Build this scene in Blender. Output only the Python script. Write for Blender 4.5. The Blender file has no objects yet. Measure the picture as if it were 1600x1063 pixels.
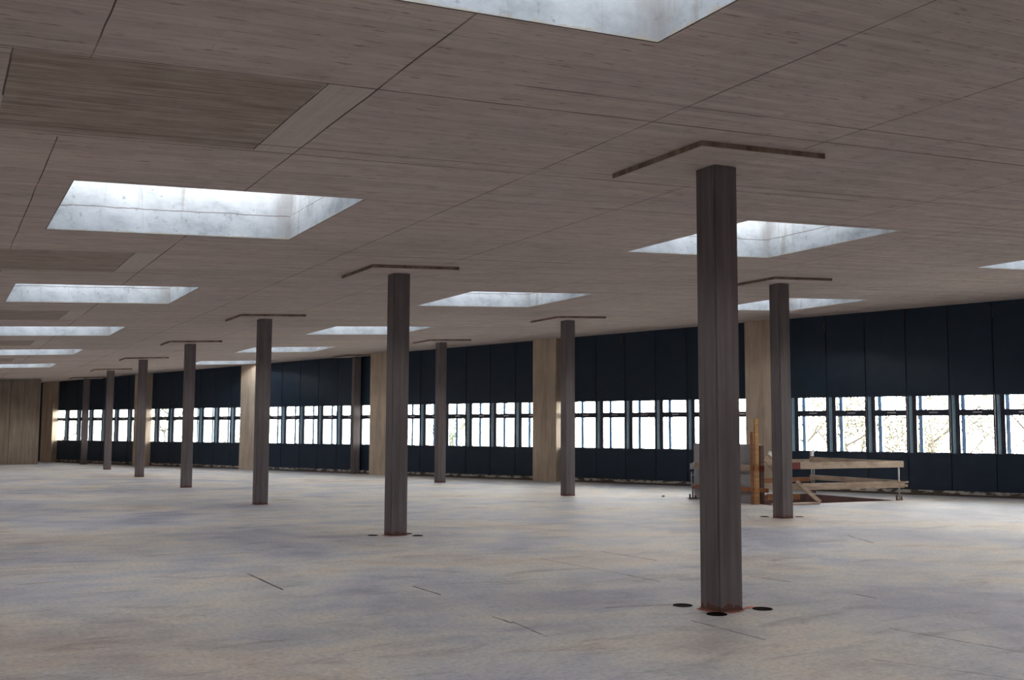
import bpy, bmesh, math, random
from math import sin, cos, pi
from mathutils import Vector, Matrix
C = bpy.context.scene
COL = C.collection
random.seed(7)

# ------------------------------------------------------------------ helpers
def obj(name, bm, mat=None, parent=None, label=None, smooth=False):
    me = bpy.data.meshes.new(name)
    bmesh.ops.recalc_face_normals(bm, faces=bm.faces)
    bm.to_mesh(me); bm.free()
    if mat:
        for m in (mat if isinstance(mat, (list, tuple)) else [mat]):
            me.materials.append(m)
    if smooth:
        for p in me.polygons: p.use_smooth = True
    o = bpy.data.objects.new(name, me); COL.objects.link(o)
    if parent: o.parent = parent
    if label: o['label'] = label
    return o
def tag(o, label=None, cat=None, group=None, kind=None):
    if label: o['label'] = label
    if cat: o['category'] = cat
    if group: o['group'] = group
    if kind: o['kind'] = kind
    return o
def thing(name, label=None, cat=None, loc=(0, 0, 0), rz=0, group=None, kind=None):
    o = bpy.data.objects.new(name, None); COL.objects.link(o)
    o.location = loc; o.rotation_euler = (0, 0, rz); o.empty_display_size = .2
    return tag(o, label, cat, group, kind)
def copy_tree(o, parent=None):
    c = o.copy(); COL.objects.link(c); c.parent = parent
    for ch in list(o.children): copy_tree(ch, c)
    return c
def box(bm, x0, x1, y0, y1, z0, z1, mi=0):
    v = [bm.verts.new(p) for p in ((x0,y0,z0),(x1,y0,z0),(x1,y1,z0),(x0,y1,z0),(x0,y0,z1),(x1,y0,z1),(x1,y1,z1),(x0,y1,z1))]
    for f in ((0,3,2,1),(4,5,6,7),(0,1,5,4),(1,2,6,5),(2,3,7,6),(3,0,4,7)):
        bm.faces.new([v[i] for i in f]).material_index = mi
    return v
def beam(bm, a, b, w, t, up=(0, 0, 1), end_skew=0.0):
    """rectangular timber from a to b; w = size along 'up', t = thickness across"""
    a = Vector(a); b = Vector(b); d = (b - a).normalized(); up = Vector(up)
    s = d.cross(up).normalized(); u = s.cross(d).normalized()
    r = []
    for P, k in ((a, 0), (b, end_skew)):
        r += [bm.verts.new(P + s * (sx * t / 2) + u * (uz * w / 2) + d * (k * uz)) for sx, uz in ((-1,-1),(1,-1),(1,1),(-1,1))]
    for f in ((0,3,2,1),(4,5,6,7),(0,1,5,4),(1,2,6,5),(2,3,7,6),(3,0,4,7)):
        bm.faces.new([r[i] for i in f])
def tube(bm, pts, rad, n=8, cap=True):
    rings = []; pts = [Vector(p) for p in pts]
    ref = None
    for i, p in enumerate(pts):
        d = (pts[min(i+1, len(pts)-1)] - pts[max(i-1, 0)]).normalized()
        if ref is None:
            ref = d.orthogonal().normalized()
        ref = (ref - d * ref.dot(d)).normalized()
        q = d.cross(ref); r = rad[i] if isinstance(rad, (list, tuple)) else rad
        rings.append([bm.verts.new(p + (ref * cos(2*pi*k/n) + q * sin(2*pi*k/n)) * r) for k in range(n)])
    for a, b in zip(rings, rings[1:]):
        for k in range(n): bm.faces.new([a[k], a[(k+1) % n], b[(k+1) % n], b[k]])
    if cap:
        bm.faces.new(rings[0][::-1]); bm.faces.new(rings[-1])
def bevel(bm, w=.006, seg=1):
    bmesh.ops.bevel(bm, geom=list(bm.edges), offset=w, segments=seg, affect='EDGES', clamp_overlap=True)
def slab(bm, outer, holes, zb, zt, mi=0):
    """polygon with holes, bottom zb(x,y), top zt(x,y)"""
    for zf in (zb, zt):
        loops = []
        for L in [outer] + holes:
            vs = [bm.verts.new((x, y, zf(x, y))) for x, y in L]
            loops.append([bm.edges.new((vs[i], vs[(i+1) % len(vs)])) for i in range(len(vs))])
        bmesh.ops.triangle_fill(bm, use_beauty=True, edges=[e for l in loops for e in l])
    for L in [outer] + holes:
        n = len(L)
        for i in range(n):
            (x0, y0), (x1, y1) = L[i], L[(i+1) % n]
            bm.faces.new([bm.verts.new(p) for p in ((x0,y0,zb(x0,y0)),(x1,y1,zb(x1,y1)),(x1,y1,zt(x1,y1)),(x0,y0,zt(x0,y0)))])
    bmesh.ops.remove_doubles(bm, verts=bm.verts, dist=1e-4)

# ------------------------------------------------------------------ node helper
class NT:
    def __init__(s, name):
        s.m = bpy.data.materials.new(name); s.m.use_nodes = True
        s.t = s.m.node_tree; s.t.nodes.clear()
        s.out = s.n('ShaderNodeOutputMaterial')
        s.co = s.n('ShaderNodeTexCoord').outputs['Object']
        s._xyz = None
    def n(s, k, **kw):
        nd = s.t.nodes.new(k)
        for a, b in kw.items(): setattr(nd, a, b)
        return nd
    def put(s, sock, v):
        if isinstance(v, bpy.types.NodeSocket): s.t.links.new(v, sock)
        elif v is not None:
            if hasattr(sock.default_value, '__len__') and not hasattr(v, '__len__'): v = (v,)*3
            if hasattr(v, '__len__') and len(v) == 3 and len(sock.default_value) == 4: v = (*v, 1)
            sock.default_value = v
    def math(s, op, a, b=None, c=None, clamp=False):
        nd = s.n('ShaderNodeMath', operation=op, use_clamp=clamp)
        s.put(nd.inputs[0], a)
        if b is not None: s.put(nd.inputs[1], b)
        if c is not None: s.put(nd.inputs[2], c)
        return nd.outputs[0]
    def xyz(s):
        if s._xyz is None:
            q = s.n('ShaderNodeSeparateXYZ'); s.put(q.inputs[0], s.co); s._xyz = q.outputs
        return s._xyz
    def scaled(s, sc, loc=(0, 0, 0)):
        m = s.n('ShaderNodeMapping'); s.put(m.inputs['Vector'], s.co)
        m.inputs['Scale'].default_value = sc; m.inputs['Location'].default_value = loc
        return m.outputs[0]
    def noise(s, vec, scale=1, detail=4, rough=.55, dist=0):
        nd = s.n('ShaderNodeTexNoise'); s.put(nd.inputs['Vector'], vec)
        nd.inputs['Scale'].default_value = scale; nd.inputs['Detail'].default_value = detail
        nd.inputs['Roughness'].default_value = rough; nd.inputs['Distortion'].default_value = dist
        return nd.outputs[0]
    def ramp(s, f, stops):
        nd = s.n('ShaderNodeValToRGB'); s.put(nd.inputs[0], f); e = nd.color_ramp.elements
        while len(e) < len(stops): e.new(.5)
        for i, (p, c) in enumerate(stops):
            e[i].position = p; e[i].color = (*c, 1) if hasattr(c, '__len__') else (c, c, c, 1)
        return nd.outputs[0]
    def mix(s, f, a, b, mode='MIX'):
        nd = s.n('ShaderNodeMix', data_type='RGBA', blend_type=mode)
        s.put(nd.inputs[0], f); s.put(nd.inputs[6], a); s.put(nd.inputs[7], b)
        return nd.outputs[2]
    def line(s, coord, at, w):
        """1 within w/2 of coord == at"""
        return s.math('LESS_THAN', s.math('ABSOLUTE', s.math('SUBTRACT', coord, at)), w / 2)
    def between(s, coord, a, b):
        return s.math('MULTIPLY', s.math('GREATER_THAN', coord, a), s.math('LESS_THAN', coord, b))
    def bsdf(s, col, rough=.8, metal=0, spec=.5, bump=None, bstr=.3, bdist=.01):
        b = s.n('ShaderNodeBsdfPrincipled')
        s.put(b.inputs['Base Color'], col); s.put(b.inputs['Roughness'], rough)
        b.inputs['Metallic'].default_value = metal; b.inputs['Specular IOR Level'].default_value = spec
        if bump is not None:
            bp = s.n('ShaderNodeBump'); s.put(bp.inputs['Height'], bump)
            bp.inputs['Strength'].default_value = bstr; bp.inputs['Distance'].default_value = bdist
            s.t.links.new(bp.outputs[0], b.inputs['Normal'])
        s.t.links.new(b.outputs[0], s.out.inputs[0])
        return s.m

# ------------------------------------------------------------------ geometry of the place
def ceil_z(x, y=0): return 3.6994 + .0501 * x
A_ = .4209
Q0 = Vector((23.055, 17.0)); D = Vector((-sin(A_), cos(A_))); N = Vector((-cos(A_), -sin(A_)))
FR = math.atan2(D.y, D.x)                 # facade frame: local x = D (along), local y = N (into the room)
def fpt(u, v=0): p = Q0 + D * u + N * v; return (p.x, p.y)
P = 1.06; M0 = .14                         # panel joints at M0 + k*P
SK = 2.597                                 # skylight length in y
LX = (.985, 3.730); MX = (8.60, 11.27); RX = (16.18, 18.92)
LY, MY, RY = 2.394, 9.711, 9.759
GS = 7.504

# ------------------------------------------------------------------ materials
def mat_ceiling():
    t = NT('board_marked_concrete'); X, Y, Z = t.xyz()
    ym = t.math('FLOORED_MODULO', Y, GS); xm = t.math('FLOORED_MODULO', X, 7.62)
    streak = t.noise(t.scaled((.55, 16, 1)), 1, 5, .62)
    fine = t.noise(t.scaled((1.5, 70, 1)), 1, 3, .6)
    big = t.noise(t.scaled((.35, .35, 1)), 1, 3, .5)
    spots = t.noise(t.scaled((4.5, 34, 1)), 1, 3, .6); mott = t.noise(t.scaled((3.2, 5.5, 1)), 1, 4, .7)
    br = t.n('ShaderNodeTexBrick', offset=.37, offset_frequency=2)
    t.put(br.inputs['Vector'], t.co)
    br.inputs['Scale'].default_value = 1; br.inputs['Brick Width'].default_value = 2.1; br.inputs['Row Height'].default_value = .115
    br.inputs['Mortar Size'].default_value = .0035; br.inputs['Mortar Smooth'].default_value = .2
    br.inputs['Color1'].default_value = (.9, .9, .9, 1); br.inputs['Color2'].default_value = (1.08, 1.08, 1.08, 1)
    br.inputs['Mortar'].default_value = (.84, .82, .80, 1)
    base = t.ramp(streak, [(.28, (.40, .33, .29)), (.45, (.54, .465, .43)), (.6, (.61, .535, .49)), (.74, (.68, .60, .54))])
    base = t.mix(.45, base, t.ramp(big, [(.3, (.42, .37, .32)), (.45, (.56, .47, .44)), (.55, (.60, .49, .45)), (.7, (.63, .54, .44))]))
    base = t.mix(.8, base, br.outputs[0], 'MULTIPLY')
    base = t.mix(.5, base, t.ramp(fine, [(.3, .78), (.6, 1.08)]), 'MULTIPLY')
    base = t.mix(.85, base, t.ramp(spots, [(.30, (.45, .36, .33)), (.385, (1, 1, 1))]), 'MULTIPLY')
    base = t.mix(.6, base, t.ramp(mott, [(.32, (.80, .76, .74)), (.5, (1, 1, 1)), (.68, (1.10, 1.10, 1.08))]), 'MULTIPLY')
    # darker rough panel and pale strip beside each skylight of the left row, same formwork every bay
    inl = t.between(X, .30, 2.15); iny = t.between(ym, 6.47, 8.4 - GS + GS)
    iny = t.math('MAXIMUM', t.math('GREATER_THAN', ym, 6.47), t.math('LESS_THAN', ym, 8.30 - GS))
    dark = t.math('MULTIPLY', inl, iny)
    rough = t.noise(t.scaled((1.2, 40, 1)), 1, 3, .7)
    base = t.mix(t.math('MULTIPLY', dark, t.ramp(mott, [(.3, .95), (.7, .6)])), base, t.ramp(rough, [(.3, (.17, .125, .10)), (.55, (.36, .29, .23)), (.72, (.50, .42, .33))]))
    pale = t.math('MULTIPLY', t.between(X, 2.15, 2.5), iny)
    grain = t.noise(t.scaled((30, 1.2, 1)), 1, 3, .6)
    base = t.mix(t.math('MULTIPLY', pale, .8), base, t.ramp(grain, [(.3, (.53, .465, .43)), (.7, (.63, .56, .52))]))
    # formwork joints
    wob = t.math('MULTIPLY', t.math('SUBTRACT', t.noise(t.scaled((1.3, 1.3, 1)), 1, 2), .5), .022)
    Xw = t.math('ADD', X, wob); Yw = t.math('ADD', ym, wob)
    segs = [('x', .72, .9, 6.5, .010), ('x', .30, 6.47, 7.45, .012), ('x', 2.16, 6.45, 7.5, .014), ('x', 2.16, 0, .8, .014), ('x', 2.5, 2.4, 7.5, .015), ('x', 2.5, 0, 2.4, .012), ('x', 4.76, 0, 7.5, .013),
            ('x', 6.57, 0, 6.7, .013), ('x', 9.85, 0, 7.5, .012), ('x', 12.2, 0, 7.5, .012), ('x', 14.1, 1.2, 7.5, .012), ('x', 15.2, 0, 5, .012), ('x', 19.4, 0, 7.5, .012)]
    J = None
    for k, at, a, b, w in segs:
        l = t.math('MULTIPLY', t.line(Xw, at, w), t.between(ym, a, b))
        J = l if J is None else t.math('MAXIMUM', J, l)
    for at, a, b, w in [(6.45, -12, 30, .016), (6.02, 3.3, 30, .013), (.62, -12, 30, .014), (.84, .3, 9, .016), (5.55, 9, 30, .012), (1.55, 11.3, 30, .01), (2.1, 4.7, 30, .012)]:
        l = t.math('MULTIPLY', t.line(Yw, at, w), t.between(X, a, b))
        J = t.math('MAXIMUM', J, l)
    brk = t.ramp(t.noise(t.scaled((.9, .9, 1)), 1, 3), [(.34, .4), (.5, 1)])
    col = t.mix(t.math('MULTIPLY', J, brk), base, (.13, .09, .075))
    h = t.math('SUBTRACT', t.math('ADD', streak, t.math('MULTIPLY', fine, .4)), t.math('MULTIPLY', J, .6))
    return t.bsdf(col, .9, spec=.2, bump=h, bstr=.35, bdist=.006)
def mat_floor(lines):
    t = NT('dusty_concrete_floor'); X, Y, Z = t.xyz()
    big = t.noise(t.scaled((.30, .34, 1), (3.1, 1.7, 0)), 1, 6, .62, .5)
    med = t.noise(t.scaled((1.1, 1.3, 1), (9, 2, 0)), 1, 6, .68, .3)
    fine = t.noise(t.co, 22, 6, .75)
    col = t.ramp(big, [(.36, (.37, .375, .44)), (.45, (.48, .48, .515)), (.505, (.55, .535, .525)), (.57, (.60, .555, .505)), (.66, (.51, .445, .41))])
    col = t.mix(.55, col, t.ramp(med, [(.36, (.58, .58, .65)), (.5, (.98, .96, .95)), (.60, (1.16, 1.08, .97))]), 'MULTIPLY')
    col = t.mix(.9, col, t.ramp(fine, [(.32, .66), (.5, .98), (.64, 1.14)]), 'MULTIPLY')
    smear = t.noise(t.scaled((.8, 2.0, 1), (1, 6, 0)), 1, 5, .65, .6)
    col = t.mix(.65, col, t.ramp(smear, [(.34, (.60, .56, .58)), (.45, (1, 1, 1))]), 'MULTIPLY')
    S = None
    wob = t.math('MULTIPLY', t.math('SUBTRACT', t.noise(t.co, 3, 2), .5), .03)
    for (x0, y0), (x1, y1), w in lines:
        L = math.hypot(x1-x0, y1-y0); dx, dy = (x1-x0)/L, (y1-y0)/L
        a = t.math('ADD', t.math('MULTIPLY', X, dx), t.math('MULTIPLY_ADD', Y, dy, -(x0*dx + y0*dy)))
        c = t.math('ADD', t.math('MULTIPLY', X, -dy), t.math('MULTIPLY_ADD', Y, dx, (x0*dy - y0*dx)))
        l = t.math('MULTIPLY', t.line(t.math('ADD', c, wob), 0, w * 1.35), t.between(a, 0, L))
        S = l if S is None else t.math('MAXIMUM', S, l)
    brk = t.ramp(t.noise(t.co, 5, 2), [(.33, .35), (.5, 1)])
    col = t.mix(t.math('MULTIPLY', S, brk), col, (.055, .04, .036))
    rg = t.ramp(med, [(.3, .54), (.7, .72)])
    return t.bsdf(col, rg, spec=.42, bump=t.math('ADD', fine, med), bstr=.12, bdist=.01)
def mat_board_wall(name, c0, c1, c2, axis='z', w=.14):
    """vertical board marks"""
    t = NT(name)
    sc = (9, 9, .45)
    s1 = t.noise(t.scaled(sc), 1, 5, .65); s2 = t.noise(t.scaled((38, 38, 1.2)), 1, 3, .6); b = t.noise(t.co, .9, 3)
    col = t.ramp(s1, [(.3, c0), (.5, c1), (.7, c2)])
    col = t.mix(.5, col, t.ramp(s2, [(.3, .72), (.6, 1.08)]), 'MULTIPLY')
    col = t.mix(.6, col, t.ramp(b, [(.3, .75), (.6, 1.08)]), 'MULTIPLY')
    return t.bsdf(col, .88, spec=.2, bump=t.math('ADD', s1, s2), bstr=.4, bdist=.006)
def mat_shaft():
    t = NT('whitewashed_shaft_concrete'); X, Y, Z = t.xyz()
    zz = t.math('SUBTRACT', Z, t.math('MULTIPLY', X, .0501))
    b = t.noise(t.scaled((1.6, 1.6, 2.6)), 1, 6, .68); drip = t.noise(t.scaled((7, 7, .7)), 1, 4, .65); sp = t.noise(t.co, 13, 4, .7)
    col = t.ramp(b, [(.32, (.11, .122, .138)), (.46, (.160, .177, .198)), (.58, (.190, .209, .232)), (.7, (.208, .228, .252))])
    col = t.mix(.75, col, t.ramp(drip, [(.32, (.66, .60, .52)), (.44, (1, 1, 1))]), 'MULTIPLY')
    col = t.mix(.7, col, t.ramp(sp, [(.30, .45), (.40, 1)]), 'MULTIPLY')
    shade_noise = t.noise(t.scaled((4, 4, 1.6)), 1, 4, .65)
    edge = t.ramp(t.math('ADD', t.math('SUBTRACT', X, 2.6), t.math('MULTIPLY', shade_noise, .5)), [(.16, 0), (.36, 1)])
    inner = t.math('MULTIPLY', edge, t.ramp(t.math('ADD', t.math('SUBTRACT', Y, 2.3), t.math('MULTIPLY', shade_noise, .5)), [(.25, 0), (.5, 1)]))
    col = t.mix(t.math('MULTIPLY', inner, .62), col, (.10, .10, .105))  # corner shade painted into the shaft colour, its edge broken by noise
    w = t.math('MULTIPLY', t.math('SUBTRACT', t.noise(t.scaled((3, 3, 0)), 1, 3), .5), .05)
    l = t.line(t.math('ADD', zz, w), .285, .014)
    col = t.mix(t.math('MULTIPLY', l, .85), col, (.06, .055, .055))
    low = t.math('MULTIPLY', t.math('LESS_THAN', t.math('ADD', zz, t.math('MULTIPLY', t.math('SUBTRACT', t.noise(t.co, 11, 3), .5), .09)), .012), .6)
    col = t.mix(low, col, (.17, .145, .11))
    return t.bsdf(col, .85, spec=.2, bump=sp, bstr=.15)
def mat_column():
    t = NT('dark_streaked_column'); 
    s1 = t.noise(t.scaled((11, 11, .6)), 1, 6, .7); s2 = t.noise(t.scaled((3, 3, .9)), 1, 4, .6); X, Y, Z = t.xyz()
    col = t.ramp(s1, [(.3, (.120, .100, .100)), (.5, (.160, .141, .145)), (.72, (.215, .196, .198))])
    col = t.mix(.5, col, t.ramp(s2, [(.3, (.62, .56, .56)), (.65, (1.1, 1.08, 1.1))]), 'MULTIPLY')
    rust = t.math('MULTIPLY', t.math('LESS_THAN', t.math('ADD', Z, t.math('MULTIPLY', t.math('SUBTRACT', t.noise(t.co, 12, 3), .5), .22)), .05), .8)
    col = t.mix(rust, col, (.11, .045, .03))
    return t.bsdf(col, .62, spec=.35, bump=s1, bstr=.2, bdist=.004)
def mat_plain(name, col, rough=.7, var=.15, scale=6, metal=0, spec=.4):
    t = NT(name); nz = t.noise(t.co, scale, 4, .6)
    c = t.mix(1, (*col,), t.ramp(nz, [(.3, 1 - var), (.7, 1 + var)]), 'MULTIPLY')
    return t.bsdf(c, rough, metal, spec, bump=nz, bstr=.08)
def mat_wood(name, c0, c1, paint=None):
    t = NT(name); X, Y, Z = t.xyz()
    g = t.noise(t.scaled((2.5, 2.5, 26)), 1, 4, .6, .6); k = t.noise(t.scaled((2.2, 2.2, 3)), 1, 3)
    col = t.ramp(g, [(.3, c0), (.7, c1)])
    col = t.mix(.7, col, t.ramp(k, [(.35, (.72, .62, .58)), (.5, (1, 1, 1)), (.62, (1.12, 1.1, 1.05))]), 'MULTIPLY')
    if paint is not None:
        ax, lim, sgn = paint
        e = t.math('LESS_THAN' if sgn < 0 else 'GREATER_THAN', (X, Y, Z)[ax], lim)
        col = t.mix(e, col, (.17, .035, .03))
    return t.bsdf(col, .75, spec=.25, bump=g, bstr=.3)
def mat_kerb():
    t = NT('rough_kerb_mortar'); X, Y, Z = t.xyz()
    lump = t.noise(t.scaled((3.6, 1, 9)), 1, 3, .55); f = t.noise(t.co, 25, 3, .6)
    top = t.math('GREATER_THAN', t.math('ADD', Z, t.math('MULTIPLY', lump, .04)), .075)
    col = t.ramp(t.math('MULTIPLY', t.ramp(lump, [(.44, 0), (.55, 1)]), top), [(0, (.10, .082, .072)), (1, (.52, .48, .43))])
    col = t.mix(.4, col, t.ramp(f, [(.3, .6), (.6, 1.1)]), 'MULTIPLY')
    return t.bsdf(col, .9, spec=.15, bump=lump, bstr=.5, bdist=.02)
def mat_glass():
    t = NT('clear_window_glass')
    a = t.n('ShaderNodeBsdfTransparent'); a.inputs[0].default_value = (.95, .97, .97, 1)
    g = t.n('ShaderNodeBsdfGlossy'); g.inputs['Roughness'].default_value = .02
    f = t.n('ShaderNodeFresnel'); f.inputs[0].default_value = 1.45
    m = t.n('ShaderNodeMixShader')
    t.t.links.new(t.math('MULTIPLY', f.outputs[0], .6), m.inputs[0]); t.t.links.new(a.outputs[0], m.inputs[1]); t.t.links.new(g.outputs[0], m.inputs[2])
    t.t.links.new(m.outputs[0], t.out.inputs[0]); return t.m

FL = lambda pts: pts
CRACKS = [((7.74, 11.67), (7.81, 10.56), 0.020), ((6.72, 9.62), (6.74, 9.06), 0.030), ((6.64, 11.36), (6.72, 9.62), 0.012), ((7.90, 7.62), (7.89, 7.22), 0.022), ((5.58, 7.08), (5.56, 6.17), 0.012), ((6.77, 6.07), (6.88, 4.96), 0.012), ((4.23, 7.71), (4.17, 7.03), 0.012), ((5.30, 7.94), (5.94, 7.81), 0.020), ((7.87, 8.98), (7.93, 8.40), 0.016), ((12.33, 11.81), (11.80, 10.82), 0.020), ((3.08, 11.64), (3.08, 10.27), 0.020), ((4.31, 9.93), (4.32, 9.27), 0.018), ((4.20, 7.99), (4.20, 7.65), 0.016), ((4.28, 9.95), (5.81, 9.74), 0.008), ((5.74, 5.32), (6.12, 4.42), 0.008)]
M_ceil = mat_ceiling(); M_floor = mat_floor(CRACKS)
M_pier = mat_board_wall('pier_board_concrete', (.42, .33, .255), (.58, .475, .37), (.68, .58, .47))
M_endwall = mat_board_wall('end_wall_concrete', (.22, .175, .14), (.30, .248, .205), (.37, .31, .26))
M_plainwall = mat_board_wall('side_wall_concrete', (.28, .24, .21), (.34, .30, .27), (.40, .36, .33))
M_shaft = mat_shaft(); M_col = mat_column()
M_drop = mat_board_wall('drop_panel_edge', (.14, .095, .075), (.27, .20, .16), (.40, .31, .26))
M_navy = mat_plain('navy_cladding', (.018, .034, .058), .45, .12, 3, spec=.3)
M_gap = mat_plain('shadow_joint', (.004, .005, .008), .8)
M_frame = mat_plain('navy_window_frame', (.020, .026, .050), .34, .1, 8, spec=.6)
M_jamb_lit = mat_plain('splayed_jamb_window_lit', (.30, .46, .58), .25, .1, 8, spec=.6)
M_latch_glint = mat_plain('pale_latch_and_glint', (.62, .58, .62), .5)
M_post = mat_plain('pale_blue_steel', (.42, .60, .72), .45, .08, 5)
M_postweb = mat_plain('pale_steel_web', (.85, .88, .9), .45, .08, 5)
M_hook = mat_plain('dark_hook_steel', (.10, .09, .10), .5)
M_kerb = mat_kerb(); M_glass = mat_glass()
M_black = mat_plain('black_hole_shade', (.007, .003, .003), .95, spec=.05)
M_rust = mat_plain('red_brown_grout', (.34, .13, .095), .85, .45, 16, spec=.15)
M_fresh = mat_plain('salmon_grout_smear', (.62, .24, .19), .85, .3, 16, spec=.15)
M_wood = mat_wood('weathered_grey_plank', (.34, .25, .185), (.52, .42, .33))
M_wood_f = mat_wood('weathered_plank_red_end', (.40, .31, .23), (.60, .49, .39), (0, 16.78, -1))
M_wood_l = mat_wood('weathered_plank_red_tip', (.36, .26, .19), (.54, .43, .33), (1, 18.05, -1))
M_orange = mat_wood('fresh_orange_plank', (.28, .115, .055), (.42, .20, .10))
M_ochre = mat_wood('ochre_timber', (.42, .235, .09), (.60, .36, .15))
M_white = mat_plain('pale_plank', (.75, .73, .70), .7)
M_panel = mat_plain('grey_formwork_panel', (.36, .355, .37), .7, .2, 1.6)
M_panel_e = mat_plain('dark_panel_edge', (.10, .055, .045), .8, .3, 8)
M_galv = mat_plain('galvanised_steel', (.42, .44, .45), .45, .2, 10, metal=.3)
M_rusty = mat_plain('rusty_steel', (.16, .10, .08), .65, .3, 10)
M_well = mat_plain('stairwell_red_brown', (.17, .095, .085), .85, .25, 2)
M_ground = mat_plain('outside_gravel', (.7, .68, .63), .95, .2, 1)
M_bark = mat_plain('pale_bark', (.07, .06, .047), .9)
M_leafy = mat_plain('pale_yellow_leaves', (.11, .105, .055), .8, .1)
M_leafg = mat_plain('pale_green_leaves', (.065, .10, .06), .8, .1)

# ------------------------------------------------------------------ shell
y0, y1, x0 = -8.0, 62.0, -12.0
def face_u_at_y(y, v): return (y - Q0.y - N.y * v) / D.y
def outline(v):
    ua, ub = face_u_at_y(y0, v), face_u_at_y(y1, v)
    return [(x0, y0), fpt(ua, v), fpt(ub, v), (x0, y1)]
OP = (15.98, 19.86, 17.50, 20.42)          # stair opening x0 x1 y0 y1
bm = bmesh.new()
slab(bm, outline(-1.0), [[(OP[0], OP[2]), (OP[1], OP[2]), (OP[1], OP[3]), (OP[0], OP[3])]], lambda x, y: -.30, lambda x, y: 0)
tag(obj('floor', bm, M_floor), kind='structure')
bm = bmesh.new()                            # stairwell lining below the slab
t_ = .14
for a in ((OP[0]-t_, OP[0], OP[2]-t_, OP[3]+t_), (OP[1], OP[1]+t_, OP[2]-t_, OP[3]+t_), (OP[0], OP[1], OP[2]-t_, OP[2]), (OP[0], OP[1], OP[3], OP[3]+t_)):
    box(bm, *a, -2.9, -.301)
box(bm, OP[0]-t_, OP[1]+t_, OP[2]-t_, OP[3]+t_, -3.05, -2.9)
tag(obj('floor_stairwell', bm, M_well), kind='structure')
bm = bmesh.new()
e = .018                                    # red-brown edge shuttering around the opening
for a in ((OP[0], OP[0]+e, OP[2], OP[3]), (OP[1]-e, OP[1], OP[2], OP[3]), (OP[0]+e, OP[1]-e, OP[2], OP[2]+e), (OP[0]+e, OP[1]-e, OP[3]-e, OP[3])):
    box(bm, *a, -.34, .004)
tag(obj('trim_1', bm, M_well), kind='structure')

seen = [('L', k) for k in range(0, 6)] + [('M', k) for k in range(0, 5)] + [('R', 0), ('R', 1)]
def sk_rect(r, k):
    X, Y = {'L': (LX, LY), 'M': (MX, MY), 'R': (RX, RY)}[r]
    return X[0], X[1], Y + k*GS, Y + k*GS + SK
rects = {s: sk_rect(*s) for s in seen}
hid = []
for kx in (-1, -2):
    for ky in range(-1, 8): hid.append((LX[0] + 7.6*kx, LX[1] + 7.6*kx, LY + ky*GS, LY + ky*GS + SK))
hid = [h for h in hid if h[0] > x0 + .5]
for h in ((LX[0], LX[1], LY-GS, LY-GS+SK), (MX[0], MX[1], MY-GS, MY-GS+SK), (MX[0], MX[1], MY-2*GS, MY-2*GS+SK), (RX[0], RX[1], RY-GS, RY-GS+SK), (RX[0], RX[1], RY-2*GS, RY-2*GS+SK), (RX[0]+7.6, RX[1]+7.6, RY-GS, RY-GS+SK), (RX[0]+7.6, RX[1]+7.6, RY-2*GS, RY-2*GS+SK)): hid.append(h)
holes = [[(a, c), (b, c), (b, d), (a, d)] for a, b, c, d in list(rects.values()) + hid]
bm = bmesh.new()
slab(bm, outline(-.70), holes, ceil_z, lambda x, y: ceil_z(x) + .28)
for a, b, c, d in hid:                      # curbs of skylights outside the view belong to the roof slab
    for q in ((a-.12, a, c-.12, d+.12), (b, b+.12, c-.12, d+.12), (a, b, c-.12, c), (a, b, d, d+.12)):
        z = ceil_z((a+b)/2)
        box(bm, *q, z + .2, z + .95)
tag(obj('ceiling', bm, M_ceil), kind='structure')

order = {0: 'nearest', 1: 'second', 2: 'third', 3: 'fourth', 4: 'fifth', 5: 'sixth and farthest'}
sl = {('L', 0): 'large pale skylight shaft cut by the top edge of the photo, nearest of all',
      ('L', 1): 'biggest fully visible skylight opening, whitewashed shaft on the left with a wavy seam',
      ('L', 2): 'skylight opening in the left row, directly beyond the biggest fully visible one',
      ('L', 3): 'thin skylight opening at the left edge, third visible one of the left row',
      ('L', 4): 'thin bright skylight strip at the left edge, fourth visible one of the left row',
      ('L', 5): 'thinnest skylight strip of the left row, nearest the concrete end wall',
      ('M', 0): 'skylight opening crossed by the nearest dark column, pale shaft with seam',
      ('M', 1): 'skylight opening between the second large column and the column left of the stair opening',
      ('M', 2): 'skylight opening whose right half is crossed by the second nearest dark column',
      ('M', 3): 'thin skylight strip just right of the third column of the long row',
      ('M', 4): 'farthest and thinnest skylight strip of the middle row, between two far columns',
      ('R', 0): 'skylight opening cut off by the right edge of the photo',
      ('R', 1): 'skylight opening above the column that stands before the stair guard rail, close to the facade'}
for s, (a, b, c, d) in rects.items():
    z = ceil_z(a)
    root = thing('skylight', sl[s] , 'skylight', (a, c, z), group='whitewashed skylight shafts in the ceiling')
    w, l = b - a, d - c
    def ring(zb, zt, th):
        bm = bmesh.new()
        f = lambda x: .0501 * x
        for X0, X1, Y0, Y1 in ((-th if th > .05 else 0, 0 if th > .05 else th, -th if th > .05 else 0, l + (th if th > .05 else 0)),
                               (w if th > .05 else w - th, w + th if th > .05 else w, -th if th > .05 else 0, l + (th if th > .05 else 0)),
                               (0 if th > .05 else th, w if th > .05 else w - th, -th if th > .05 else 0, 0 if th > .05 else th),
                               (0 if th > .05 else th, w if th > .05 else w - th, l if th > .05 else l - th, l + th if th > .05 else l)):
            v = box(bm, X0, X1, Y0, Y1, zb, zt)
            for q in v: q.co.z += f(q.co.x)
        return bm
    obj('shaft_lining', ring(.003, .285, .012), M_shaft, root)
    obj('curb', ring(.281, .98, .13), M_shaft, root)

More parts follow.
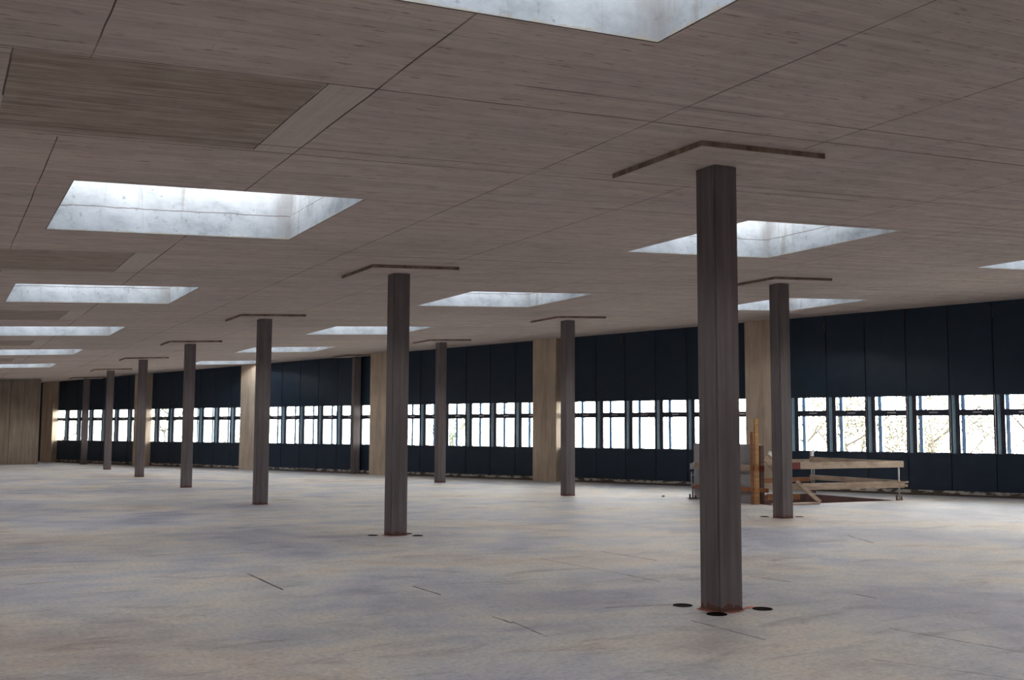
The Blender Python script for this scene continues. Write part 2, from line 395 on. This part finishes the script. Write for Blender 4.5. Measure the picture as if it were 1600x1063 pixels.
# enclosing walls out of view and the end wall in view
def wall_box(name, m, *b, kind='structure'):
    bm = bmesh.new(); box(bm, *b); return tag(obj(name, bm, m), kind=kind)
bm = bmesh.new(); v = box(bm, x0-.3, x0, y0-.3, y1+.3, -.3, 0)
for q in v[4:]: q.co.z = ceil_z(x0) + .05
tag(obj('wall_left', bm, M_plainwall), kind='structure')
for nm, ya in (('wall_back', y0-.3), ('wall_far', y1)):
    bm = bmesh.new(); xr = fpt(face_u_at_y(ya, -.05), -.05)[0]
    v = box(bm, x0, xr, ya, ya+.3, -.3, 0)
    for q in v[4:]: q.co.z = ceil_z(q.co.x) + .03
    tag(obj(nm, bm, M_plainwall), kind='structure')
bm = bmesh.new()                            # concrete end wall at the left of the view
for xa, xb in ((x0+.01, 3.02), (3.035, 4.28)):
    v = box(bm, xa, xb, 52.9, 53.3, 0, 1)
    for q in v[4:]: q.co.z = ceil_z(q.co.x) + .01
tag(obj('wall_end', bm, M_endwall), kind='structure')

# ------------------------------------------------------------------ facade
K0, K1 = -8, 42  # windows right of the view left out, unseen blank wall dims the floor
def facade(o): o.location = (Q0.x, Q0.y, 0); o.rotation_euler = (0, 0, FR); return o
HEAD, SILL = 2.54, 1.06
bm = bmesh.new()
def fceil(u, v=0): return ceil_z(fpt(u, v)[0])
for k in range(K0, K1):
    a, b = M0 + k*P, M0 + (k+1)*P
    for z0_, z1_, top in ((.13, SILL, False), (HEAD, None, True)):
        v = box(bm, a+.011, b-.011, -.12, 0, z0_, z1_ or 4)
        if top:
            for q in v[4:]: q.co.z = fceil(q.co.x, q.co.y) + .01
        # backing behind the joint
        v = box(bm, b-.03, b+.03, -.14, -.045, z0_, z1_ or 4, 1)
        if top:
            for q in v[4:]: q.co.z = fceil(q.co.x, q.co.y) + .01
# closed ends of the facade beyond the windows
for ua, ub in ((face_u_at_y(y0-.3, 0), M0 + K0*P), (M0 + K1*P, face_u_at_y(y1+.3, 0))):
    v = box(bm, ua, ub, -.12, 0, .0, 4)
    for q in v[4:]: q.co.z = fceil(q.co.x, q.co.y) + .01
tag(facade(obj('wall_right', bm, [M_navy, M_gap])), kind='structure')
bm = bmesh.new(); box(bm, M0 + K0*P, M0 + K1*P, -.14, .035, 0, .128)
tag(facade(obj('baseboard_right', bm, M_kerb)), kind='structure')

# one window module, local x = along facade (right edge 0, left joint P), y = into the room, z from sill
H = HEAD - SILL
def frame_bm():
    bm = bmesh.new(); L = P
    # mullion front on the left joint, splayed jamb, recessed sash frame: profiles extruded in z
    def prism(pr, z0_, z1_, mi=0):
        n = len(pr)
        a = [bm.verts.new((x, y, z0_)) for x, y in pr]; b = [bm.verts.new((x, y, z1_)) for x, y in pr]
        bm.faces.new(a).material_index = mi; bm.faces.new(b).material_index = mi
        for i in range(n):
            f = bm.faces.new([a[i], a[(i+1) % n], b[(i+1) % n], b[i]]); f.material_index = mi
        return bm
    prism([(L-.004, .0), (L-.004, -.12), (L-.215, -.12), (L-.215, -.065), (L-.112, -.065), (L-.050, .0)], 0, H)
    prism([(.004, .0), (.04, .0), (.06, -.06), (.06, -.12), (.004, -.12)], 0, H)
    box(bm, .06, L-.215, -.12, -.07, 0, .025)              # bottom rail
    box(bm, .06, L-.215, -.12, -.07, H-.015, H)            # head
    box(bm, .06, L-.215, -.12, -.055, .960, 1.115)         # transom
    return bm
def window(k, proto=None):
    r = thing('window_%d' % (k - K0 + 1), kind='structure')
    x, y = fpt(M0 + k*P); r.location = (x, y, SILL); r.rotation_euler = (0, 0, FR)
    if proto is None:
        obj('window_frame', frame_bm(), M_frame, r)
        bm = bmesh.new()                                    # splay on the mullion, window light painted in as pale blue
        L = P
        v = [bm.verts.new(p) for p in ((L-.1125, -.062, .004), (L-.053, .002, .004), (L-.053, .002, H-.004), (L-.1125, -.062, H-.004),
                                       (L-.108, -.068, .004), (L-.045, -.002, .004), (L-.045, -.002, H-.004), (L-.108, -.068, H-.004))]
        for f in ((0,1,2,3),(7,6,5,4),(0,4,5,1),(1,5,6,2),(2,6,7,3),(3,7,4,0)): bm.faces.new([v[i] for i in f])
        obj('splayed_jamb', bm, M_jamb_lit, r, label='splayed jamb beside the glass, coloured blue-grey as if window-lit')
        for z0_, z1_ in ((.025, .960), (1.115, H-.015)):
            bm = bmesh.new(); box(bm, .06, P-.215, -.099, -.094, z0_, z1_); obj('pane', bm, M_glass, r)
        for z_, xx, w in ((1.045, .42, .22), (.012, .44, .12)):  # lower strip is the upper one's reflection on the sill, made solid
            bm = bmesh.new(); box(bm, xx-w/2, xx+w/2, -.075, -.045, z_-.016, z_+.016); bevel(bm, .005)
            obj('latch_and_glint', bm, M_latch_glint, r, label='pale strip, transom catch and its painted sill reflection')
    else:
        for ch in proto.children:
            c = ch.copy(); COL.objects.link(c); c.parent = r
    return r
w0 = window(K0)
for k in range(K0+1, K1): window(k, w0)

# exterior posts seen through the glass, each with a curved hook
PD = .62
ordn = ['first', 'second', 'third', 'fourth', 'fifth', 'sixth', 'seventh']
pier_u = [6.63, 14.05, 21.44, 28.85, 36.33, 44.22]
bayname = ['the bay at the right edge', 'the bay behind the nearest column', 'the bay left of the middle pier',
           'the third bay from the left', 'the second bay from the left', 'the leftmost bay']
proto = None; cnt = {}
for k in range(-5, 41):
    u = 1.06*k - .03
    b = sum(1 for p in pier_u if u > p); b = min(b, 5); cnt[b] = cnt.get(b, 0) + 1
    lab = 'pale blue post outside, %s from right in %s' % (ordn[min(cnt[b]-1, 6)], bayname[b])
    if proto is None:
        r = thing('exterior_post', lab, 'post', group='steel posts outside the window band')
        bm = bmesh.new(); box(bm, -.048, -.022, -.05, .05, 0, 4.2); box(bm, .022, .048, -.05, .05, 0, 4.2); obj('flanges', bm, M_post, r)
        bm = bmesh.new(); box(bm, -.0215, .0215, -.008, .008, 0, 4.2); obj('web', bm, M_postweb, r)
        bm = bmesh.new(); tube(bm, [(-.05, .03, 0), (-.09, .035, .012), (-.13, .035, .004), (-.155, .035, -.03), (-.165, .035, -.065)], [.009, .009, .009, .009, .007], 6)
        h = obj('hook', bm, M_hook, r, label='dark curved hook', smooth=True); h.location = (0, 0, 1.56)
        proto = r
    else:
        r = copy_tree(proto); r['label'] = lab
    x, y = fpt(u, -PD); r.location = (x, y, 0); r.rotation_euler = (0, 0, FR)
    sc = (ceil_z(x) - .012) / 4.2
    for ch in r.children:
        if not ch.name.startswith('hook'): ch.scale = (1, 1, sc)

# piers standing in front of the facade
plab = ['board-marked concrete pier behind the guard rail and the column beside it', 'wide board-marked concrete pier in the middle of the facade, beside a dark column',
        'board-marked concrete pier just left of the second nearest dark column', 'board-marked concrete pier just left of the third column of the long row',
        'board-marked concrete pier half hidden behind the fifth column of the long row', 'farthest concrete pier, next to the end wall at the left']
for i, (u, lab) in enumerate(zip(pier_u, plab)):
    bm = bmesh.new(); w = .93 if i < 5 else 1.02; dp = .30
    v = box(bm, -w, 0, -.0, dp, 0, 1)
    x, y = fpt(u)
    bmesh.ops.bevel(bm, geom=[e for e in bm.edges if abs(e.verts[0].co.z - e.verts[1].co.z) > .5 and e.verts[0].co.y > .2], offset=.012, segments=1, affect='EDGES')
    for q in bm.verts:
        q.co.y += .002
        if q.co.z > .5: q.co.z = fceil(u + q.co.x, q.co.y) - .001
    o = obj('concrete_pier', bm, M_pier); o.location = (x, y, 0); o.rotation_euler = (0, 0, FR)
    tag(o, lab, 'pier', 'concrete piers along the facade')

# ------------------------------------------------------------------ columns
AX, BX_ = 6.18, 13.82
colsA = [(AX, 7.41 + 7.5*k) for k in range(7)]
colsB = [(BX_, 14.80), (BX_, 22.33), (BX_, 29.83), (BX_ - .03, 37.26)]
clab = ['nearest and largest dark column, right of the middle of the photo', 'second largest dark column of the long row, left of the middle', 'third dark column of the long row, before a pale pier',
        'fourth dark column of the long row counting from the near right', 'fifth dark column of the long row, covering a pier', 'sixth column of the long row, slimmer and near the far end',
        'farthest and smallest column of the long row, nearest the end wall',
        'dark column standing directly before the stair guard rail', 'slim column before the wide middle pier, near the windows', 'slim grey-brown column between the second largest column and the wide middle pier',
        'short slim column against the windows, left of the second largest column']
def col_mesh(h):
    bm = bmesh.new(); w = .133; r = .012
    box(bm, -w, w, -w, w, 0, h)
    bmesh.ops.bevel(bm, geom=[e for e in bm.edges if abs(e.verts[0].co.z - e.verts[1].co.z) > .5], offset=r, segments=2, affect='EDGES')
    # raised seam fillet on the near-left corner as on a boxed steel section
    return bm
hole_off = {0: [(-.19, .31), (-.22, -.20), (.32, -.17), (.28, .30)], 1: [(-.33, .08), (.25, -.26), (.23, .10)], 7: [(-.14, .34), (.42, .02)]}
for i, (x, y) in enumerate(colsA + colsB):
    zt = ceil_z(x) - .045 - .007
    root = thing('column', clab[i], 'column', (x, y, 0), group='columns of the long row' if i < 7 else 'columns of the row beside the windows')
    sh = obj('shaft', col_mesh(zt), M_col, root)
    # drop panel under the slab, pad 1.4 m square following the slope
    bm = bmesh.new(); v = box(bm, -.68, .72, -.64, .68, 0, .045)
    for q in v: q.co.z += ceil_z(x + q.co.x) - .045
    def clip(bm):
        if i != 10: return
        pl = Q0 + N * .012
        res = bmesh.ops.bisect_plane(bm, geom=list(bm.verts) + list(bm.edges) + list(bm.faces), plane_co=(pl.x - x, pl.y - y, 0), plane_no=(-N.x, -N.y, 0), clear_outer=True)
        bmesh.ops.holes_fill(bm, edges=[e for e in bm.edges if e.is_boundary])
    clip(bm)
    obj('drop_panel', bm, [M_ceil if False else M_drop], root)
    # red-brown grout around the base
    bm = bmesh.new(); n = 40; c = bm.verts.new((.0, 0, .006)); ring = []
    rr = random.Random(i)
    for k in range(n):
        a = 2*pi*k/n; rad = .192 + rr.uniform(-.02, .03); ring.append(bm.verts.new((cos(a)*rad, sin(a)*rad, .0015)))
    for k in range(n): bm.faces.new([c, ring[k], ring[(k+1) % n]])
    obj('base_grout', bm, M_rust, root, label='red-brown grout smear around the foot')
    # lighter ring of drop panel face: separate board-marked soffit
    bm = bmesh.new(); v = box(bm, -.676, .716, -.636, .676, -.002, .002)
    for q in v: q.co.z += ceil_z(x + q.co.x) - .047
    clip(bm)
    for q in bm.verts: q.co.x += x; q.co.y += y
    s = obj('soffit', bm, M_ceil, root); s.location = (-x, -y, 0)
hl = {0: ['round black hole in the floor left of the nearest column', 'round black hole in the floor in front of the nearest column', 'round black hole right of the nearest column, beside a salmon smear', 'round black hole behind the nearest column'],
      1: ['small dark hole in the floor left of the second largest column', 'dark hole in the floor right of the second largest column', 'dark hole half hidden behind the right side of the second largest column'],
      7: ['dark hole left of the column before the guard rail', 'dark hole right of the column before the guard rail']}
allc = colsA + colsB
for ci, offs in hole_off.items():
    for j, (dx, dy) in enumerate(offs):
        if ci == 0 and j == 3: continue
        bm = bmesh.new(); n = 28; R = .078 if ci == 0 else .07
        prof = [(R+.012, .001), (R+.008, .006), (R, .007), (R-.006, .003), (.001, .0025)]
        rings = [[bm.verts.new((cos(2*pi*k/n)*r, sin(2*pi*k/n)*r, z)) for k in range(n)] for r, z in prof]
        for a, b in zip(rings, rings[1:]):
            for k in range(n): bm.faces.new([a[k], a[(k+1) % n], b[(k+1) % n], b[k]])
        o = obj('floor_hole', bm, M_black, smooth=True); o.location = (allc[ci][0] + dx, allc[ci][1] + dy, 0)  # flat black disc, colour stands in for the hole's shaded depth
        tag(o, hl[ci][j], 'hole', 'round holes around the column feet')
# salmon smear by the nearest column
bm = bmesh.new(); rr = random.Random(3); n = 22; c = bm.verts.new((0, 0, .005)); ring = []
for k in range(n):
    a = 2*pi*k/n; rad = 1 + rr.uniform(-.35, .35); ring.append(bm.verts.new((cos(a)*.13*rad, sin(a)*.035*rad, .0015)))
for k in range(n): bm.faces.new([c, ring[k], ring[(k+1) % n]])
o = obj('grout_smear', bm, M_fresh); o.location = (AX + .24, 7.41 - .06, .002); o.rotation_euler = (0, 0, .3)
tag(o, 'salmon-red grout smear on the floor at the right foot of the nearest column', 'smear')

# ------------------------------------------------------------------ stair guard
YF = 17.42
def plank(name, a, b, w, t, m, label, group=None, up=(0, 0, 1), wear=.0, rot=0):
    a = Vector(a); b = Vector(b)
    bm = bmesh.new(); beam(bm, a, b, w, t, up, wear); bevel(bm, .004)
    return tag(obj(name, bm, m), label, 'plank', group)
G = 'guard rail planks around the stair opening'
plank('guard_plank', (16.0, YF, .84), (20.04, YF, .845), .15, .035, M_wood_f, 'top front guard plank with a red-painted end, right of the column at the stair opening', G, wear=.0)
# lower front plank with a split end
bm = bmesh.new(); beam(bm, (16.0, YF, .385), (20.05, YF, .37), .15, .035)
beam(bm, (20.05, YF, .415), (20.19, YF, .425), .04, .034); beam(bm, (20.05, YF, .345), (20.16, YF, .338), .06, .034); bevel(bm, .004)
tag(obj('guard_plank', bm, M_wood), 'lower front guard plank with a split ragged end', 'plank', G)
plank('guard_plank', (20.0, YF+.06, .85), (20.10, 20.5, .875), .14, .03, M_wood, 'top guard plank on the right side, running back from the thin end post', G)
plank('guard_plank', (20.0, YF+.06, .40), (20.10, 20.5, .42), .13, .03, M_wood, 'lower guard plank on the right side, running back from the thin end post', G)
plank('guard_plank', (20.25, 20.60, .82), (16.4, 20.60, .82), .13, .03, M_wood, 'top guard plank along the back of the stair opening', G)
plank('guard_plank', (20.25, 20.60, .36), (16.4, 20.60, .34), .12, .03, M_orange, 'lower orange guard plank along the back of the stair opening', G)
plank('guard_plank', (15.93, 17.62, .785), (15.93, 20.10, .785), .125, .03, M_wood_l, 'top guard plank with red-painted tip in front of the grey panel', G)
plank('guard_plank', (15.93, 17.50, .315), (15.93, 20.10, .285), .095, .03, M_orange, 'lower orange guard plank in front of the grey panel', G)
# vertical timber
bm = bmesh.new(); beam(bm, (15.86, 17.78, 0), (15.86, 17.78, 1.87), .10, .05, up=(1, 0, 0)); bevel(bm, .004)
tag(obj('timber_post', bm, M_ochre), 'tall ochre timber post at the corner of the grey panel', 'post')
bm = bmesh.new(); beam(bm, (15.80, 17.86, 0), (15.80, 17.86, 1.58), .06, .04, up=(1, 0, 0)); bevel(bm, .004)
tag(obj('timber_batten', bm, M_orange), 'thin dark orange batten fixed to the left of the tall timber post', 'batten')
plank('pale_plank', (15.80, 17.33, 1.14), (16.28, 17.33, .87), .085, .03, M_white, 'pale plank sloping down to the right from the tall timber post', None)
plank('brown_plank', (15.90, 17.55, 1.02), (16.45, 17.58, .50), .14, .03, M_wood, 'brown sloping plank just below the pale sloping plank', None)
plank('diagonal_brace', (16.58, 17.32, .50), (17.27, 17.32, .04), .09, .04, M_wood, 'diagonal timber brace slanting down to the floor at the opening edge')
plank('short_plank', (15.9, 17.30, .025), (17.12, 17.28, .025), .20, .045, mat_wood('pinkish_board', (.50, .37, .31), (.62, .48, .40)), 'pinkish plank lying flat on the floor at the opening edge', None, up=(0, 1, 0))
plank('stacked_plank', (16.0, 17.62, .17), (16.95, 17.62, .15), .13, .04, M_orange, 'orange-brown short plank on edge just above the opening rim', None)
# grey formwork panel
root = thing('grey_panel', 'tall grey formwork panel standing beside the stair opening, behind the nearest column', 'panel', (16.06, 17.92, 0))
bm = bmesh.new(); box(bm, 0, .05, 0, 2.29, 0, 1.31); bevel(bm, .004); obj('sheet', bm, M_panel, root)
bm = bmesh.new(); box(bm, .0, .10, -.045, -.001, 0, 1.28); obj('edge_batten', bm, M_panel_e, root, label='dark red-brown edge batten')
# thin end post
def clamp_post(name, loc, label, twin, h):
    r = thing(name, label, 'post', loc)
    if twin:
        bm = bmesh.new()
        for dx in (-.035, .05): tube(bm, [(dx, 0, .28), (dx, 0, h-.22)], .017, 8)
        for z in (.34, h-.30): tube(bm, [(-.035, 0, z), (.05, 0, z)], .012, 6)
        obj('twin_rods', bm, M_galv, r, smooth=True)
        bm = bmesh.new(); tube(bm, [(0, 0, 0), (0, 0, .3)], .018, 8); obj('foot_rod', bm, M_rusty, r, smooth=True)
        bm = bmesh.new(); box(bm, -.06, .03, -.03, .03, h-.16, h-.02); box(bm, .03, .07, -.012, .012, h-.06, h+.02); bevel(bm, .005)
        obj('clamp_head', bm, M_galv, r)
    else:
        bm = bmesh.new(); tube(bm, [(0, 0, .02), (0, 0, h)], .019, 8); obj('rod', bm, M_galv, r, smooth=True)
    bm = bmesh.new(); box(bm, -.10, .10, -.025, .025, 0, .03); box(bm, -.10, -.07, -.02, .02, 0, .12); box(bm, .06, .09, -.02, .02, 0, .09); bevel(bm, .004)
    obj('foot_clamp', bm, M_rusty, r)
    return r
clamp_post('guard_post', (19.93, YF+.045, 0), 'thin steel post carrying the right ends of the front guard planks', False, .80)
clamp_post('guard_post', (20.19, 20.50, 0), 'galvanised twin-rod clamp post at the back corner of the stair opening', True, 1.12)
clamp_post('guard_post', (15.80, 19.93, 0), 'galvanised clamp post at the left end of the grey panel', True, .86)
HOOKS = [(2.26, 4.66, 'rusty hook hanging high on the navy panels, right of the guard rail'), (4.39, 4.48, 'small rusty hook on the navy panels, just right of the column before the guard rail'), (0.11, 4.60, 'rusty hook high on the navy panels at the right edge'), (10.84, 4.43, 'small rusty hook high on the panels between middle pier and nearest column')]
for u, z, lab in HOOKS:
    bm = bmesh.new(); tube(bm, [(0, .0, .10), (0, .03, .09), (.012, .045, .05), (-.01, .05, .0), (.012, .05, -.05), (-.012, .045, -.10), (.015, .04, -.14)], .010, 6)
    x, y = fpt(u, .003); o = obj('panel_hook', bm, M_rusty, smooth=True); o.location = (x, y, z); o.rotation_euler = (0, 0, FR)
    tag(o, lab, 'hook', 'rusty hooks hanging on the navy panels')
# small rubble bit on the floor
bm = bmesh.new(); bmesh.ops.create_icosphere(bm, subdivisions=2, radius=.045)
for v in bm.verts: v.co *= random.uniform(.7, 1.1); v.co.z = max(v.co.z * .6, -.015)
o = obj('rubble_bit', bm, M_rusty); o.location = (15.70, 20.95, .014)
tag(o, 'small dark lump of rubble on the floor left of the grey panel', 'rubble')

# ------------------------------------------------------------------ outside
bm = bmesh.new()
gp = [fpt(-60, -1.0), fpt(90, -1.0), fpt(90, -70), fpt(-60, -70)]
v = [bm.verts.new((x, y, -3.6)) for x, y in gp] + [bm.verts.new((x, y, -3.9)) for x, y in gp]
for f in ((0,1,2,3),(7,6,5,4),(0,4,5,1),(1,5,6,2),(2,6,7,3),(3,7,4,0)): bm.faces.new([v[i] for i in f])
tag(obj('ground_outside', bm, M_ground), kind='structure')
def tree(u, d, h, spread, leaf, label, seed, mat_leaf, cat='tree', nb=7):
    rr = random.Random(seed); x, y = fpt(u, -d)
    h *= 1.5; r = thing('tree' if cat == 'tree' else 'shrub', label, cat, (x, y, -3.6))
    bm = bmesh.new(); tips = []
    def grow(p, d_, L, R, lev):
        pts = [p]; n = 5; dd = Vector(d_)
        for k in range(n):
            dd = (dd + Vector((rr.uniform(-.22, .22), rr.uniform(-.22, .22), rr.uniform(-.08, .16)))).normalized()
            pts.append(pts[-1] + dd * L / n)
        tube(bm, pts, [R * (1 - .7 * k / n) for k in range(n + 1)], 5 if lev < 2 else 3)
        if lev >= 2: tips.extend(pts[2:])
        if lev < 3:
            for j in range(nb if lev == 0 else 4):
                q = pts[rr.randint(2 if lev == 0 else 1, n)]; a = rr.uniform(0, 2*pi)
                s = Vector((cos(a) * spread, sin(a) * spread, rr.uniform(.25, .9))).normalized()
                grow(q, s, L * rr.uniform(.45, .62), R * .42, lev + 1)
    grow(Vector((0, 0, 0)), (0, 0, 1), h * .62, .07 * h / 5, 0)
    obj('branches', bm, M_bark, r)
    if leaf:
        bm = bmesh.new()
        for p in tips:
            for _ in range(leaf * 2):
                q = p + Vector([rr.uniform(-.22, .22) for _ in range(3)]); n1 = Vector([rr.uniform(-1, 1) for _ in range(3)]).normalized()
                a = n1.orthogonal().normalized() * .045; b = n1.cross(a).normalized() * .035
                vv = [bm.verts.new(q + a), bm.verts.new(q + b), bm.verts.new(q - a), bm.verts.new(q - b)]; bm.faces.new(vv)
        o = obj('leaves', bm, mat_leaf, r); o['kind'] = 'stuff'
    return r
tree(5.44, 9, 5.4, 1.0, 3, 'pale yellow leafy tree outside, seen through the windows above the guard rail', 1, M_leafy, 'tree', 7)
tree(4.60, 11, 5.6, 1.0, 3, 'pale yellow tree outside, behind the window third from the right edge', 2, M_leafy, 'tree', 7)
tree(2.40, 8, 5.5, 0.9, 2, 'sparse twiggy tree outside, behind the second window from the right edge', 3, M_leafy, 'tree', 7)
tree(1.28, 9, 5.3, 0.9, 2, 'twiggy tree outside at the right edge of the photo', 4, M_leafy, 'tree', 7)
tree(8.55, 10, 5.3, 1.1, 0, 'bare-branched tree outside, right of the column before the guard rail', 5, M_leafy, 'tree', 7)
tree(7.82, 12, 5.5, 1.2, 0, 'bare-branched tree outside, behind the second window right of the guarded column', 6, M_leafy, 'tree', 7)
tree(26.77, 12, 5.4, 0.8, 2, 'faint pale green tree outside, behind the windows left of the wide middle pier', 7, M_leafg, 'tree', 7)
tree(30.37, 14, 5.4, 0.8, 2, 'faint pale green tree outside, behind the third column from the right in the windows row', 8, M_leafg, 'tree', 7)
tree(46.16, 12, 6.5, 0.8, 4, 'pale green tree outside, behind the windows between the fourth column and its pier', 9, M_leafg, 'tree', 7)
tree(54.36, 14, 6.8, 0.8, 4, 'pale green tree outside, behind the windows left of the fourth column', 10, M_leafg, 'tree', 7)
tree(62.93, 12, 6.0, 0.7, 2, 'pale tree outside, behind the leftmost window', 11, M_leafg, 'tree', 7)

# ------------------------------------------------------------------ light and camera
w = bpy.data.worlds.new('overcast_sky'); C.world = w; w.use_nodes = True
nt = w.node_tree; nt.nodes.clear()
o_ = nt.nodes.new('ShaderNodeOutputWorld'); bg = nt.nodes.new('ShaderNodeBackground')
tc = nt.nodes.new('ShaderNodeTexCoord'); sp = nt.nodes.new('ShaderNodeSeparateXYZ'); cr = nt.nodes.new('ShaderNodeValToRGB')
nt.links.new(tc.outputs['Generated'], sp.inputs[0]); nt.links.new(sp.outputs[2], cr.inputs[0])
e_ = cr.color_ramp.elements; e_.new(.5)
for i, (p_, c_) in enumerate([(.08, (54, 51, 47.5)), (.50, (5.8, 6.1, 6.4)), (.9, (2.9, 3.2, 3.5))]):
    e_[i].position = p_; e_[i].color = (*c_, 1)
dt = nt.nodes.new('ShaderNodeVectorMath'); dt.operation = 'DOT_PRODUCT'; nt.links.new(tc.outputs['Generated'], dt.inputs[0]); dt.inputs[1].default_value = (.25, -.50, 0)
ad = nt.nodes.new('ShaderNodeMath'); ad.operation = 'ADD'; nt.links.new(dt.outputs['Value'], ad.inputs[0]); ad.inputs[1].default_value = 1.0
vm = nt.nodes.new('ShaderNodeVectorMath'); vm.operation = 'SCALE'; nt.links.new(cr.outputs[0], vm.inputs[0]); nt.links.new(ad.outputs[0], vm.inputs['Scale'])
nt.links.new(vm.outputs[0], bg.inputs[0]); nt.links.new(bg.outputs[0], o_.inputs[0])
bg.inputs[1].default_value = 1.0

f_px, yaw, pit, rol, hcam = 1645.3684, .5011, .0877, .0043, 1.5442
F = Vector((sin(yaw)*cos(pit), cos(yaw)*cos(pit), sin(pit))); R = Vector((cos(yaw), -sin(yaw), 0)); U = R.cross(F)
R2 = R*cos(rol) + U*sin(rol); U2 = -R*sin(rol) + U*cos(rol)
cd = bpy.data.cameras.new('camera'); cam = bpy.data.objects.new('camera', cd); COL.objects.link(cam)
cd.sensor_fit = 'HORIZONTAL'; cd.sensor_width = 36; cd.lens = f_px / 1600 * 36; cd.clip_end = 500
mw = Matrix((R2, U2, -F)).transposed().to_4x4(); mw.translation = Vector((0, 0, hcam)); cam.matrix_world = mw
C.camera = cam
C.view_settings.view_transform = 'Standard'; C.view_settings.look = 'None'; C.view_settings.gamma = 1; C.view_settings.use_curve_mapping = False
C.view_settings.exposure = -0.14
cy = C.cycles
cy.max_bounces = 14; cy.diffuse_bounces = 10; cy.glossy_bounces = 4; cy.transparent_max_bounces = 16
cy.use_denoising = True; cy.sample_clamp_indirect = 0; cy.caustics_reflective = False; cy.caustics_refractive = False
